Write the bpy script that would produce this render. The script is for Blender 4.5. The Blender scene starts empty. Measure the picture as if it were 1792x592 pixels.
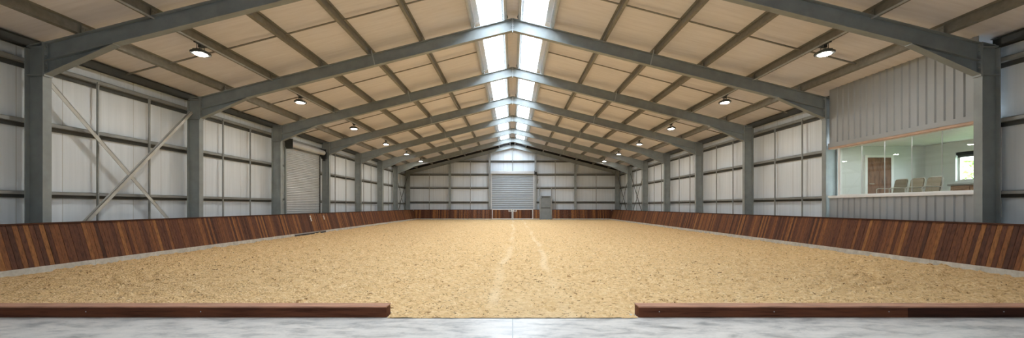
import bpy, math, random
import numpy as np
from mathutils import Vector, Matrix
random.seed(7)
rng = np.random.default_rng(11)
scn = bpy.context.scene
COL = scn.collection
F_PX, W_PX, H_PX = 784.0, 1792.0, 592.0
H = 1.33                      # eye height; heights below are above the sand (z = 0)

# ------------------------------------------------------------------ helpers
class MB:
    """collects plain shapes in world space; build() links them as ONE mesh object"""
    def __init__(s): s.v = []; s.f = []
    def add(s, vs, fs):
        n = len(s.v); s.v += [tuple(v) for v in vs]; s.f += [tuple(n + i for i in f) for f in fs]; return s
    def box(s, x0, x1, y0, y1, z0, z1):
        x0, x1 = sorted((x0, x1)); y0, y1 = sorted((y0, y1)); z0, z1 = sorted((z0, z1))
        return s.add([(x0,y0,z0),(x1,y0,z0),(x1,y1,z0),(x0,y1,z0),(x0,y0,z1),(x1,y0,z1),(x1,y1,z1),(x0,y1,z1)],
                     [(0,3,2,1),(4,5,6,7),(0,1,5,4),(1,2,6,5),(2,3,7,6),(3,0,4,7)])
    def ext(s, prof, vec):
        """closed planar polygon (3-D points) extruded along vec"""
        n = len(prof); p = [Vector(q) for q in prof]; v = Vector(vec)
        nrm = Vector((0,0,0))
        for i in range(n): nrm += p[i].cross(p[(i+1) % n])
        if nrm.dot(v) > 0: p = p[::-1]
        return s.add([tuple(q) for q in p] + [tuple(q + v) for q in p],
                     [tuple(range(n)), tuple(range(2*n-1, n-1, -1))] + [(i, n+i, n+(i+1) % n, (i+1) % n) for i in range(n)])
    def beam(s, a, b, w, h, up=(0,0,1)):
        a, b = Vector(a), Vector(b); d = (b-a).normalized(); u = Vector(up)
        r = d.cross(u).normalized(); u = r.cross(d).normalized()
        return s.ext([a + r*w/2*i + u*h/2*j for i, j in ((-1,-1),(1,-1),(1,1),(-1,1))], b-a)
    def tube(s, a, b, r, n=10, r2=None):
        a, b = Vector(a), Vector(b); d = (b-a).normalized()
        t = Vector((0,0,1)) if abs(d.z) < .9 else Vector((1,0,0))
        p = d.cross(t).normalized(); q = d.cross(p); r2 = r if r2 is None else r2
        vs = []
        for c, rr in ((a, r), (b, r2)):
            vs += [c + (p*math.cos(2*math.pi*i/n) + q*math.sin(2*math.pi*i/n))*rr for i in range(n)]
        return s.add(vs, [tuple(range(n-1,-1,-1)), tuple(range(n,2*n))] + [(i,(i+1)%n,n+(i+1)%n,n+i) for i in range(n)])
    def path(s, pts, r, n=8):
        for a, b in zip(pts[:-1], pts[1:]): s.tube(a, b, r, n)
        return s
    def build(s, name, mat, parent=None, smooth=False, bevel=0):
        me = bpy.data.meshes.new(name)
        off = Vector((0,0,0))
        p = parent
        while p is not None: off += p.location; p = p.parent
        me.from_pydata([tuple(Vector(v) - off) for v in s.v], [], s.f); me.update()
        o = bpy.data.objects.new(name, me); COL.objects.link(o); o.parent = parent
        me.materials.append(mat)
        if smooth:
            for q in me.polygons: q.use_smooth = True
        if bevel:
            m = o.modifiers.new('Bevel', 'BEVEL'); m.width = bevel; m.segments = 2; m.limit_method = 'ANGLE'
        return o

def tag(o, label=None, cat=None, group=None, kind=None):
    if label: o['label'] = label
    if cat: o['category'] = cat
    if group: o['group'] = group
    if kind: o['kind'] = kind
    return o
def thing(name, loc, label, cat, group=None, kind=None):
    o = bpy.data.objects.new(name, None); COL.objects.link(o); o.location = loc; o.empty_display_size = .1
    return tag(o, label, cat, group, kind)
def copy_tree(o, parent=None):
    c = o.copy(); COL.objects.link(c); c.parent = parent
    for ch in list(o.children): copy_tree(ch, c)
    return c
def dup(o, loc, rz, label):
    c = copy_tree(o); c.location = loc; c.rotation_euler = (0,0,rz); c['label'] = label; return c
def px(x, y, Y): return ((x-897.0)*Y/F_PX, H + (361.0-y)*Y/F_PX)

# ------------------------------------------------------------------ materials
def S(r, g, b):
    f = lambda c: (c/255/12.92) if c/255 <= .04045 else ((c/255+.055)/1.055)**2.4
    return (f(r), f(g), f(b), 1)
class NT:
    def __init__(s, name):
        s.m = bpy.data.materials.new(name); s.m.use_nodes = True; s.t = s.m.node_tree; s.t.nodes.clear()
        s.out = s.n('ShaderNodeOutputMaterial')
    def n(s, typ, ins=None, **kw):
        d = s.t.nodes.new(typ)
        for k, v in kw.items(): setattr(d, k, v)
        for k, v in (ins or {}).items():
            i = d.inputs[k]
            if hasattr(v, 'is_output') or isinstance(v, bpy.types.NodeSocket): s.t.links.new(v, i)
            else: i.default_value = v
        return d
    def noise(s, vec, scale, detail=3, rough=.55):
        return s.n('ShaderNodeTexNoise', {'Vector': vec, 'Scale': scale, 'Detail': detail, 'Roughness': rough}).outputs['Fac']
    def vec(s, sx=1, sy=1, sz=1, rot=(0,0,0), src='Object'):
        tc = s.n('ShaderNodeTexCoord').outputs[src] if src != 'World' else s.n('ShaderNodeNewGeometry').outputs['Position']
        return s.n('ShaderNodeMapping', {'Vector': tc, 'Scale': (sx,sy,sz), 'Rotation': rot}).outputs['Vector']
    def ramp(s, fac, stops):
        r = s.n('ShaderNodeValToRGB', {'Fac': fac}); e = r.color_ramp.elements
        while len(e) < len(stops): e.new(.5)
        for k, (p, c) in enumerate(stops): e[k].position = p; e[k].color = c if len(c) == 4 else (*c, 1)
        return r.outputs['Color']
    def mix(s, fac, a, b, blend='MIX'):
        m = s.n('ShaderNodeMix', data_type='RGBA', blend_type=blend)
        for k, v in (('Factor', fac),):
            if isinstance(v, bpy.types.NodeSocket): s.t.links.new(v, m.inputs[0])
            else: m.inputs[0].default_value = v
        for k, v in ((6, a), (7, b)):
            if isinstance(v, bpy.types.NodeSocket): s.t.links.new(v, m.inputs[k])
            else: m.inputs[k].default_value = v
        return m.outputs[2]
    def math(s, op, a, b=0.0, c=None):
        ins = {0: a, 1: b}
        if c is not None: ins[2] = c
        return s.n('ShaderNodeMath', ins, operation=op).outputs[0]
    def bsdf(s, col, rough=.6, metal=0.0, bump=None, bstr=.2, bdist=.01, spec=.5):
        ins = {'Base Color': col, 'Roughness': rough, 'Metallic': metal, 'Specular IOR Level': spec}
        if bump is not None:
            ins['Normal'] = s.n('ShaderNodeBump', {'Height': bump, 'Strength': bstr, 'Distance': bdist}).outputs['Normal']
        b = s.n('ShaderNodeBsdfPrincipled', ins)
        s.t.links.new(b.outputs['BSDF'], s.out.inputs['Surface']); return s.m

def paint(name, c, rough=.5, metal=0.0, var=.12, scale=3.0, spec=.5):
    k = NT(name); v = k.vec(src='World')
    f = k.noise(v, scale, 4)
    c2 = tuple(min(1, q*(1-var)) for q in c[:3]) + (1,); c3 = tuple(min(1, q*(1+var)) for q in c[:3]) + (1,)
    return k.bsdf(k.ramp(f, [(.3, c2), (.7, c3)]), rough, metal, spec=spec)

M = {}
M['steel'] = paint('painted_steel', S(143,150,150), .42)
M['galv'] = paint('galvanised_steel', S(132,130,122), .5, .2, .15, 8)
M['zinc'] = paint('bright_zinc', S(185,190,192), .4, .3, .1, 8)
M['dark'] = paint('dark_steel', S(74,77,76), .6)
M['black'] = paint('black_trim', S(26,27,28), .6)
M['white'] = paint('white_paint', S(232,232,228), .45, var=.03)
M['alu'] = paint('aluminium', S(200,202,202), .35, .3, .05)
M['tie'] = paint('grey_tie_steel', S(150,153,152), .45, .2)
M['brace'] = paint('brace_steel', S(190,191,186), .45, .15)
M['doorgrey'] = paint('door_grey', S(128,134,136), .4)
M['shutter_back'] = paint('grey_shutter_steel', S(158,165,170), .38, .2, .04)
M['shutter'] = paint('shutter_steel', S(190,193,194), .38, .2, .05)
M['clad'] = paint('grey_cladding', S(160,164,166), .5, 0, .05, 1.5)
M['plaster'] = paint('room_plaster', S(212,215,212), .8, 0, .02)
M['sill'] = paint('window_sill', S(228,230,230), .5, var=.03)
M['soffit'] = paint('timber_soffit', S(190,160,138), .6)

# wall panels: white, fine vertical microrib, thin joints
k = NT('white_wall_panel'); v = k.vec(src='World')
sx = k.n('ShaderNodeSeparateXYZ', {'Vector': v})
along = k.math('ADD', sx.outputs['X'], sx.outputs['Y'])
j = k.math('ABSOLUTE', k.math('SUBTRACT', k.math('FRACT', k.math('DIVIDE', k.math('ADD', along, .55), 1.0)), .5))
joint = k.math('LESS_THAN', j, .006)
rib = k.math('SINE', k.math('MULTIPLY', along, 62.8))
streak = k.noise(k.n('ShaderNodeMapping', {'Vector': v, 'Scale': (5,5,.25)}).outputs['Vector'], 1.6, 4)
cl = k.ramp(streak, [(.3, S(213,221,227)), (.7, S(225,232,238))])
cl = k.mix(joint, cl, S(170,170,166))
M['panel'] = k.bsdf(cl, .5, 0, k.math('MULTIPLY', rib, .5), .12, .004)

# roof lining: beige boards with faint cross streaks
k = NT('beige_roof_lining'); v = k.vec(src='World')
st = k.noise(k.n('ShaderNodeMapping', {'Vector': v, 'Scale': (.7,7,.7)}).outputs['Vector'], 1.3, 5, .6)
bl = k.noise(v, .45, 3)
c1 = k.ramp(st, [(.25, S(219,216,219)), (.55, S(231,229,233)), (.8, S(238,237,240))])
c1 = k.mix(k.math('MULTIPLY', bl, .35), c1, S(219,213,211))
M['lining'] = k.bsdf(c1, .75, 0, st, .15, .01)

# timber planks, one tone per plank
def wood(name, stops, axis_scale):
    k = NT(name); g = k.n('ShaderNodeNewGeometry')
    isl = g.outputs['Random Per Island']
    v = k.n('ShaderNodeMapping', {'Vector': g.outputs['Position'], 'Scale': axis_scale}).outputs['Vector']
    off = k.n('ShaderNodeVectorMath', {0: v, 1: k.n('ShaderNodeCombineXYZ', {'X': k.math('MULTIPLY', isl, 37.), 'Y': k.math('MULTIPLY', isl, 91.), 'Z': k.math('MULTIPLY', isl, 53.)}).outputs[0]}, operation='ADD').outputs[0]
    gr = k.noise(off, 3.0, 6, .62)
    base = k.ramp(isl, stops)
    dk = k.ramp(gr, [(.28, (.42,.40,.38)), (.5, (.95,.95,.95)), (.75, (1.25,1.2,1.1))])
    return k.bsdf(k.mix(1.0, base, dk, 'MULTIPLY'), .6, 0, gr, .15, .004, spec=.15)
PL = [(0.0, S(74,48,37)), (.3, S(96,61,45)), (.55, S(110,71,48)), (.8, S(126,82,51)), (1.0, S(150,104,61))]
M['plank'] = wood('dark_plank_timber', PL, (9,9,1.0))
M['rail'] = wood('dark_rail_timber', [(0, S(70,45,36)), (1, S(84,54,42))], (1,1,9))
M['beamwood_dark'] = wood('dark_low_beam_timber', [(0, S(66,38,28)), (1, S(66,38,28))], (.8,12,12))
M['beamwood'] = wood('low_beam_timber', [(0, S(106,62,44)), (1, S(110,66,46))], (.8,12,12))
M['beamcap'] = wood('low_beam_cap_timber', [(0, S(184,138,114)), (1, S(176,130,106))], (.8,12,12))
M['doorwood'] = wood('brown_door_timber', [(0, S(134,100,80)), (1, S(134,100,80))], (6,6,1))
M['cabinet'] = wood('cabinet_timber', [(0, S(158,124,98)), (1, S(158,124,98))], (1,1,8))

# concrete
k = NT('pale_concrete_kerb'); v = k.vec(src='World')
f = k.noise(v, 5, 6, .7)
M['kerb'] = k.bsdf(k.ramp(f, [(.3, S(168,164,152)), (.6, S(205,202,192)), (.8, S(222,220,210))]), .8, 0, f, .25, .01)
k = NT('brushed_concrete_floor'); v = k.vec(src='World')
f1 = k.n('ShaderNodeTexNoise', {'Vector': k.n('ShaderNodeMapping', {'Vector': v, 'Scale': (1.0,2.2,1), 'Rotation': (0,0,.25)}).outputs['Vector'], 'Scale': 2.6, 'Detail': 8.0, 'Roughness': .68, 'Distortion': .35}).outputs['Fac']
f2 = k.noise(v, 22, 5, .7)
c = k.ramp(f1, [(.32, S(122,122,119)), (.42, S(170,167,161)), (.51, S(200,195,187)), (.66, S(217,211,202))])
c = k.mix(.12, c, k.ramp(f2, [(.3, S(150,152,152)), (.7, S(240,240,240))]))
M['floor'] = k.bsdf(c, k.ramp(f1, [(.3, (.32,)*3), (.7, (.5,)*3)]), 0, f2, .05, .003, spec=.5)

# sand
k = NT('arena_sand'); v = k.vec(src='World')
big = k.noise(v, .5, 4); mid = k.noise(v, 5.5, 5, .65); fine = k.noise(v, 42, 4, .7)
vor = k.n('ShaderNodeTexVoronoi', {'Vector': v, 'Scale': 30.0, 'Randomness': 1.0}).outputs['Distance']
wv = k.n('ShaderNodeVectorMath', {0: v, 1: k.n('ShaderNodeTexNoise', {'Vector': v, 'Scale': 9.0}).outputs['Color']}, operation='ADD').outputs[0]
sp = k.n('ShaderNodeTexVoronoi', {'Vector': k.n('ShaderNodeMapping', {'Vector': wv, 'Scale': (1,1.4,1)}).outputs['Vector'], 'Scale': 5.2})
hole_shade = k.math('LESS_THAN', sp.outputs['Distance'], k.math('MULTIPLY', k.math('POWER', k.n('ShaderNodeSeparateColor', {'Color': sp.outputs['Color']}).outputs[0], 3.0), .36))  # dark flecks: shade in the holes between clods, painted into the colour
crack_shade = k.ramp(k.n('ShaderNodeTexNoise', {'Vector': v, 'Scale': 13.0, 'Detail': 3.0, 'Roughness': .6, 'Distortion': .6}).outputs['Fac'], [(.345, (1,1,1)), (.385, (0,0,0))])  # dark crevices, their shade painted as brown
c = k.ramp(mid, [(.28, S(210,170,116)), (.5, S(230,193,138)), (.72, S(240,208,156))])
c = k.mix(k.math('MULTIPLY', fine, .4), c, S(238,210,166))
c = k.mix(k.math('MULTIPLY', big, .25), c, S(218,180,130))
tr = k.n('ShaderNodeAttribute', attribute_name='track').outputs['Fac']
c = k.mix(k.math('MULTIPLY', tr, .55), c, S(248,224,184))
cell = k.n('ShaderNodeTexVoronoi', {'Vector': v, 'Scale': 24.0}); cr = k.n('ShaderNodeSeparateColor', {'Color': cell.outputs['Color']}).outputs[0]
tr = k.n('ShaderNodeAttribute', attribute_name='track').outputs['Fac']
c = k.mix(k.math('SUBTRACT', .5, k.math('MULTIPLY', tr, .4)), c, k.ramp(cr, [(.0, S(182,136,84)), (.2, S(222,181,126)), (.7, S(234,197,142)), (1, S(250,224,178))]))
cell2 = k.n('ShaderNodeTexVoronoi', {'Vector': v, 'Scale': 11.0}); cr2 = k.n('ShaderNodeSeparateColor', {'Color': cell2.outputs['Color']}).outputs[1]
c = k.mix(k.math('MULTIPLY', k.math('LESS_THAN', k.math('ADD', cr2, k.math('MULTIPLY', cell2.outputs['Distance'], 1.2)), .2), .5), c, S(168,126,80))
c = k.mix(k.math('MULTIPLY', crack_shade, .7), c, S(126,80,36))
c = k.mix(k.math('MULTIPLY', hole_shade, .85), c, S(104,66,34))
hh = k.math('ADD', k.math('MULTIPLY', fine, .7), k.math('ADD', k.math('MULTIPLY', vor, -.8), mid))
M['sand'] = k.bsdf(c, .95, 0, hh, .8, .04, spec=.15)

# glass, skylight sheet
def glass(name, tint, refl=.1):
    k = NT(name)
    fr = k.n('ShaderNodeFresnel', {'IOR': 1.45})
    a = k.n('ShaderNodeBsdfTransparent', {'Color': tint}); b = k.n('ShaderNodeBsdfGlossy', {'Color': (1,1,1,1), 'Roughness': .0})
    fac = k.math('MULTIPLY', fr.outputs[0], k.math('SUBTRACT', 1.0, k.n('ShaderNodeNewGeometry').outputs['Backfacing']))
    m = k.n('ShaderNodeMixShader', {0: fac, 1: a.outputs[0], 2: b.outputs[0]})
    k.t.links.new(m.outputs[0], k.out.inputs['Surface']); return k.m
M['glass'] = glass('clear_glass', (.95,.98,.965,1))
k = NT('skylight_sheet')
a = k.n('ShaderNodeBsdfTransparent', {'Color': (.9,.92,.93,1)}); b = k.n('ShaderNodeBsdfTranslucent', {'Color': (.9,.9,.9,1)})
m = k.n('ShaderNodeMixShader', {0: .12, 1: a.outputs[0], 2: b.outputs[0]}); k.t.links.new(m.outputs[0], k.out.inputs['Surface'])
M['sky_sheet'] = k.m
def glow(name, c, st):
    k = NT(name); e = k.n('ShaderNodeEmission', {'Color': c, 'Strength': st}); k.t.links.new(e.outputs[0], k.out.inputs['Surface']); return k.m
M['led'] = glow('lamp_lens_glow', (1,.97,.9,1), 160)
M['roomled'] = glow('room_lamp_glow', (1,.98,.95,1), 22)  # glow of the added fill strip in the viewing room
k = NT('taupe_chair_mesh'); v = k.vec()
M['taupe'] = k.bsdf(k.ramp(k.noise(v, 60, 2), [(.3, S(108,98,82)), (.7, S(128,117,99))]), .8)
M['chrome'] = paint('pale_metal_tube', S(196,192,184), .3, .5)
k = NT('hedge_leaves'); g = k.n('ShaderNodeNewGeometry')
M['leaf'] = k.bsdf(k.ramp(g.outputs['Random Per Island'], [(0, S(96,124,60)), (.6, S(150,172,98)), (1, S(190,200,150))]), .6)
M['bark'] = paint('bark', S(90,72,54), .9)
M['lawn'] = paint('outdoor_grass', S(110,140,70), .9)

# ------------------------------------------------------------------ dimensions
FY = [9.82, 14.68, 19.79, 25.0, 30.2, 35.15, 39.8]   # portal frames
GY = 44.5                                              # gable frame
Y0, Y1 = -3.0, 44.9
XI, XO = 10.2, 10.6            # column inner / outer face
XG, XW = 10.75, 10.76          # girt back / wall panel face
EAVE, SL = 3.56, .252
def zr(x): return H + EAVE + SL*(XI-abs(x))            # top of rafter
LIN = .245                                                # purlin depth, lining above
ORD = ['first', 'second', 'third', 'fourth', 'fifth', 'sixth', 'seventh', 'eighth']
SIDE = {-1: 'roller shutter side', 1: 'viewing room side'}

# ------------------------------------------------------------------ setting
m = MB(); m.box(-10.9, 10.9, Y0, 5.32, -.2, 0); m.box(-9.5, -1.44, 5.32, 5.53, -.1, -.001); m.box(1.44, 9.5, 5.32, 5.53, -.1, -.001)
tag(m.build('floor', M['floor']), 'pale grey brushed concrete apron in front of the sand arena', 'floor', kind='structure')
m = MB()
for xa, xb in ((-10.9, -.004), (.004, 10.9)): pass
m = MB(); m.box(-.006, .006, Y0, 5.31, 0.0, .0015)
tag(m.build('trim_1', M['tie']), 'thin saw-cut joint line across the concrete apron', 'floor joint', kind='structure')

m = MB(); m.box(-10.95, -XW, Y0, Y1, -.2, zr(XW)+LIN)
tag(m.build('wall_left', M['panel']), 'white insulated panel wall with the small roller shutter', 'wall', kind='structure')
m = MB(); m.box(XW, 10.95, Y0, FY[0]+.13, -.2, zr(XW)+LIN); m.box(XW, 10.95, FY[1]-.0, Y1, -.2, zr(XW)+LIN)
m.box(XW, 10.95, FY[0]+.13, FY[1], -.2, H-.5); m.box(XW, 10.95, FY[0]+.13, FY[1], H+2.2, zr(XW)+LIN)
tag(m.build('wall_right', M['panel']), 'white insulated panel wall on the viewing room side', 'wall', kind='structure')
m = MB(); zt = zr(10.95)+LIN
m.ext([(-10.95,Y1,-.2),(10.95,Y1,-.2),(10.95,Y1,zt),(0,Y1,zr(0)+LIN),(-10.95,Y1,zt)], (0,.18,0))
tag(m.build('wall_back', M['panel']), 'white gable end wall with large roller shutter and grey door', 'wall', kind='structure')
# wall behind the camera with the open vehicle doorway
m = MB(); OW, OH = 3.2, 4.2
m.ext([(-10.95,Y0,-.2),(10.95,Y0,-.2),(10.95,Y0,zt),(0,Y0,zr(0)+LIN),(-10.95,Y0,zt)], (0,-.18,0))
tag(m.build('wall_front', M['panel']), 'plain white gable wall closing the hall behind the concrete apron', 'wall', kind='structure')

# roof lining (two slopes, each from the skylight kerb to the eave, whole over the last bay)
SX0, SX1 = .34, 1.10
def slab(mb, s, xa, xb, ya, yb, t=.12):
    mb.ext([(s*xa,ya,zr(xa)+LIN),(s*xb,ya,zr(xb)+LIN),(s*xb,ya,zr(xb)+LIN+t),(s*xa,ya,zr(xa)+LIN+t)], (0,yb-ya,0))
YS = GY - .25
m = MB()
for s in (-1, 1):
    slab(m, s, SX1, 10.95, Y0-.18, Y1+.18)
    slab(m, s, 0, SX0, Y0-.18, Y1+.18)
    slab(m, s, SX0, SX1, YS, Y1+.18)
    slab(m, s, SX0, SX1, Y0-.18, -.1)
tag(m.build('ceiling', M['lining']), 'beige lined pitched roof underside', 'roof', kind='structure')

# skylights: one window per bay and slope
bays = [-.1, 4.95] + FY + [GY]
nwin = 0
for b in range(len(bays)-1):
    ya, yb = bays[b]+.02, bays[b+1]-.02
    if b == len(bays)-2: yb = YS
    for s in (-1, 1):
        nwin += 1
        w = thing('window_%d' % nwin, (s*.7, ya, zr(.7)+LIN), 'bright roof light beside the ridge, %s, %s' % ('over the apron' if b == 0 else ('before the first rafter' if b == 1 else ('between the last rafter and the gable' if b == len(bays)-2 else 'between the %s and %s rafters' % (ORD[b-2], ORD[b-1]))), SIDE[s]), 'skylight', 'roof lights along the ridge', 'structure')
        k_ = MB()
        for xa, xb in ((SX0-.06, SX0+.02), (SX1-.02, SX1+.12)):
            k_.ext([(s*xa,ya,zr(xa)+LIN-.03),(s*xb,ya,zr(xb)+LIN-.03),(s*xb,ya,zr(xb)+LIN+.0),(s*xa,ya,zr(xa)+LIN+.0)], (0,yb-ya,0))
            k_.ext([(s*xa,ya,zr(xa)+LIN-.001),(s*(xa+.03),ya,zr(xa+.03)+LIN-.001),(s*(xa+.03),ya,zr(xa+.03)+LIN+.16),(s*xa,ya,zr(xa)+LIN+.16)], (0,yb-ya,0))
        k_.build('kerb_frame', M['alu'], w)
        g_ = MB()
        n = 3
        for q in range(n+1):
            yy = ya + .06 + (yb-ya-.12)*q/n
            g_.ext([(s*SX0,yy-.012,zr(SX0)+LIN+.06),(s*SX1,yy-.012,zr(SX1)+LIN+.06),(s*SX1,yy-.012,zr(SX1)+LIN+.1),(s*SX0,yy-.012,zr(SX0)+LIN+.1)], (0,.024,0))
        g_.build('glazing_bars', M['tie'], w)
        p_ = MB(); slab(p_, s, SX0-.02, SX1+.02, ya, yb, .012)
        for i, (x_, y_, z_) in enumerate(p_.v): p_.v[i] = (x_, y_, z_+.11)
        p_.build('skylight_pane', M['sky_sheet'], w)

# ------------------------------------------------------------------ portal frames
def column_parts(t, x_in, x_out, y, top, base=0.0, s=-1):
    hw, tf = .095, .022
    m = MB(); m.box(s*(x_in+tf), s*(x_out-tf), y-.008, y+.008, base, top-.012); m.build('web', M['steel'], t)
    m = MB(); m.box(s*x_in, s*(x_in+tf), y-hw, y+hw, base, top); m.build('inner_flange', M['steel'], t)
    m = MB(); m.box(s*x_out, s*(x_out-tf), y-hw, y+hw, base, top-SL*(x_out-x_in)); m.build('outer_flange', M['steel'], t)
    m = MB()
    for z in (H+2.86, H+EAVE-.09):
        m.box(s*(x_in+tf), s*(x_out-tf), y-hw+.01, y-.008, z-.012, z+.012); m.box(s*(x_in+tf), s*(x_out-tf), y+.008, y+hw-.01, z-.012, z+.012)
    m.build('stiffener', M['steel'], t)
    m = MB(); m.ext([(s*x_in,y-hw,top-.0),(s*x_out,y-hw,top-SL*(x_out-x_in)),(s*x_out,y-hw,top-SL*(x_out-x_in)+.015),(s*x_in,y-hw,top+.015)], (0,2*hw,0)); m.build('cap_plate', M['steel'], t)
    m = MB(); m.box(s*(x_in-.04), s*(x_out+.03), y-.14, y+.14, base, base+.025); m.build('base_plate', M['steel'], t)

def rafter_parts(t, y, s=-1, haunch=True, depth=.40):
    hw, tf = .095, .02
    x0 = XI-.005
    def sl(xa, xb, da, db, ya, yb, mb):          # strip parallel to the slope, d below rafter top
        mb.ext([(s*xa,ya,zr(xa)-da),(s*xb,ya,zr(xb)-da),(s*xb,ya,zr(xb)-db),(s*xa,ya,zr(xa)-db)], (0,yb-ya,0))
    m = MB(); sl(.012, x0, tf, depth-tf, y-.006, y+.006, m); m.build('web', M['steel'], t)
    m = MB(); sl(.012, x0, 0, tf, y-hw, y+hw, m); m.build('top_flange', M['steel'], t)
    m = MB(); sl(.012, x0, depth-tf, depth, y-hw, y+hw, m); m.build('bottom_flange', M['steel'], t)
    m = MB()
    m.box(s*.0005, s*.014, y-hw, y+hw, zr(0)-depth-.06, zr(0)-.005)
    for z in np.linspace(zr(0)-depth+.02, zr(0)-.07, 5):
        for dy in (-.055, .055): m.tube((s*.013,y+dy,z),(s*.045,y+dy,z),.014,6)
    m.build('apex_plate', M['zinc'], t)
    if haunch:
        zb = H+2.86; L = 1.52
        xe = XI-L
        m = MB(); m.ext([(s*x0,y-.006,zr(x0)-depth),(s*xe,y-.006,zr(xe)-depth),(s*x0,y-.006,zb+.02)], (0,.012,0)); m.build('haunch_web', M['steel'], t)
        d = MB(); d.ext([(s*x0,y-hw,zb),(s*xe,y-hw,zr(xe)-depth-.018),(s*xe,y-hw,zr(xe)-depth),(s*x0,y-hw,zb+.022)], (0,2*hw,0)); d.build('haunch_flange', M['steel'], t)
        m = MB(); m.box(s*(x0-.022), s*(x0), y-hw, y+hw, zb-.03, zr(x0)-.02)
        for z in np.linspace(zb+.06, zr(x0)-.09, 7):
            for dy in (-.055, .055): m.tube((s*(x0-.022),y+dy,z),(s*(x0-.05),y+dy,z),.014,6)
        m.build('end_plate', M['steel'], t)

protoC = protoR = None
for i, y in enumerate(FY):
    for s in (-1, 1):
        extra = {(0,-1): ', at the foot of the X brace', (0,1): ', beside the viewing window', (1,1): ', beyond the viewing window', (2,-1): ', before the roller shutter', (3,-1): ', beyond the roller shutter'}.get((i, s), '')
        lc = 'grey steel wall column, %s from the concrete apron on the %s%s' % (ORD[i], SIDE[s], extra)
        lr = 'grey steel roof rafter, %s from the concrete apron on the %s' % (ORD[i], SIDE[s])
        if protoC is None:
            protoC = thing('steel_column', (-10.4, y, 0), lc, 'column', 'portal frame columns'); column_parts(protoC, XI, XO, y, zr(XI), 0, -1)
            protoR = thing('roof_rafter', (-XI, y, zr(XI)), lr, 'rafter', 'portal frame rafters'); rafter_parts(protoR, y, -1)
        else:
            rz = 0 if s < 0 else math.pi
            dup(protoC, (s*10.4, y, 0), rz, lc); dup(protoR, (s*XI, y, zr(XI)), rz, lr)
# gable frame
for s in (-1, 1):
    t = thing('corner_column', (s*10.4, GY, 0), 'grey steel corner column at the gable end on the %s' % SIDE[s], 'column', 'gable corner columns')
    column_parts(t, XI, XO, GY, zr(XI), 0, s)
    t = thing('gable_rafter', (s*XI, GY, zr(XI)), 'grey steel rafter along the gable wall on the %s' % SIDE[s], 'rafter', 'gable rafters')
    rafter_parts(t, GY, s, False, .34)
    m = MB()
    m.ext([(s*.0,GY+.12,zr(0)-.02),(s*10.7,GY+.12,zr(10.7)-.02),(s*10.7,GY+.12,zr(10.7)+LIN-.005),(s*.0,GY+.12,zr(0)+LIN-.005)], (0,.06,0))
    tag(m.build('trim_%d' % (2 if s < 0 else 3), M['black']), 'black closer strip above the gable rafter on the %s' % SIDE[s], 'trim', kind='structure')  # black strip added for the unlit roof end of the last bay

# ------------------------------------------------------------------ purlins (Z sections following the slope)
ANG = math.atan(SL)
def purlin(mb, s, x, ya, yb, d=.238, fl=.075, t=.012, flip=1):
    c, q = math.cos(ANG), math.sin(ANG)
    def P(u, n):     # u down-slope, n up from rafter top
        return (s*(x + u*c + n*q), ya, zr(x) + .003 - u*q*1.0 + n*c)
    f = flip
    mb.ext([P(-t/2,0),P(t/2,0),P(t/2,d),P(-t/2,d)], (0,yb-ya,0))
    mb.ext([P(-f*fl,d-t),P(0,d-t),P(0,d),P(-f*fl,d)], (0,yb-ya,0))
    mb.ext([P(0,0),P(f*fl,0),P(f*fl,t),P(0,t)], (0,yb-ya,0))
    mb.ext([P(f*fl-t*f,0),P(f*fl,0),P(f*fl,.025),P(f*fl-t*f,.025)], (0,yb-ya,0))
PX = [9.42, 7.9, 6.25, 4.65, 2.97, 1.27, .2]
PNAME = ['lowest', 'second lowest', 'third lowest', 'fourth lowest', 'fifth lowest']
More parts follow.
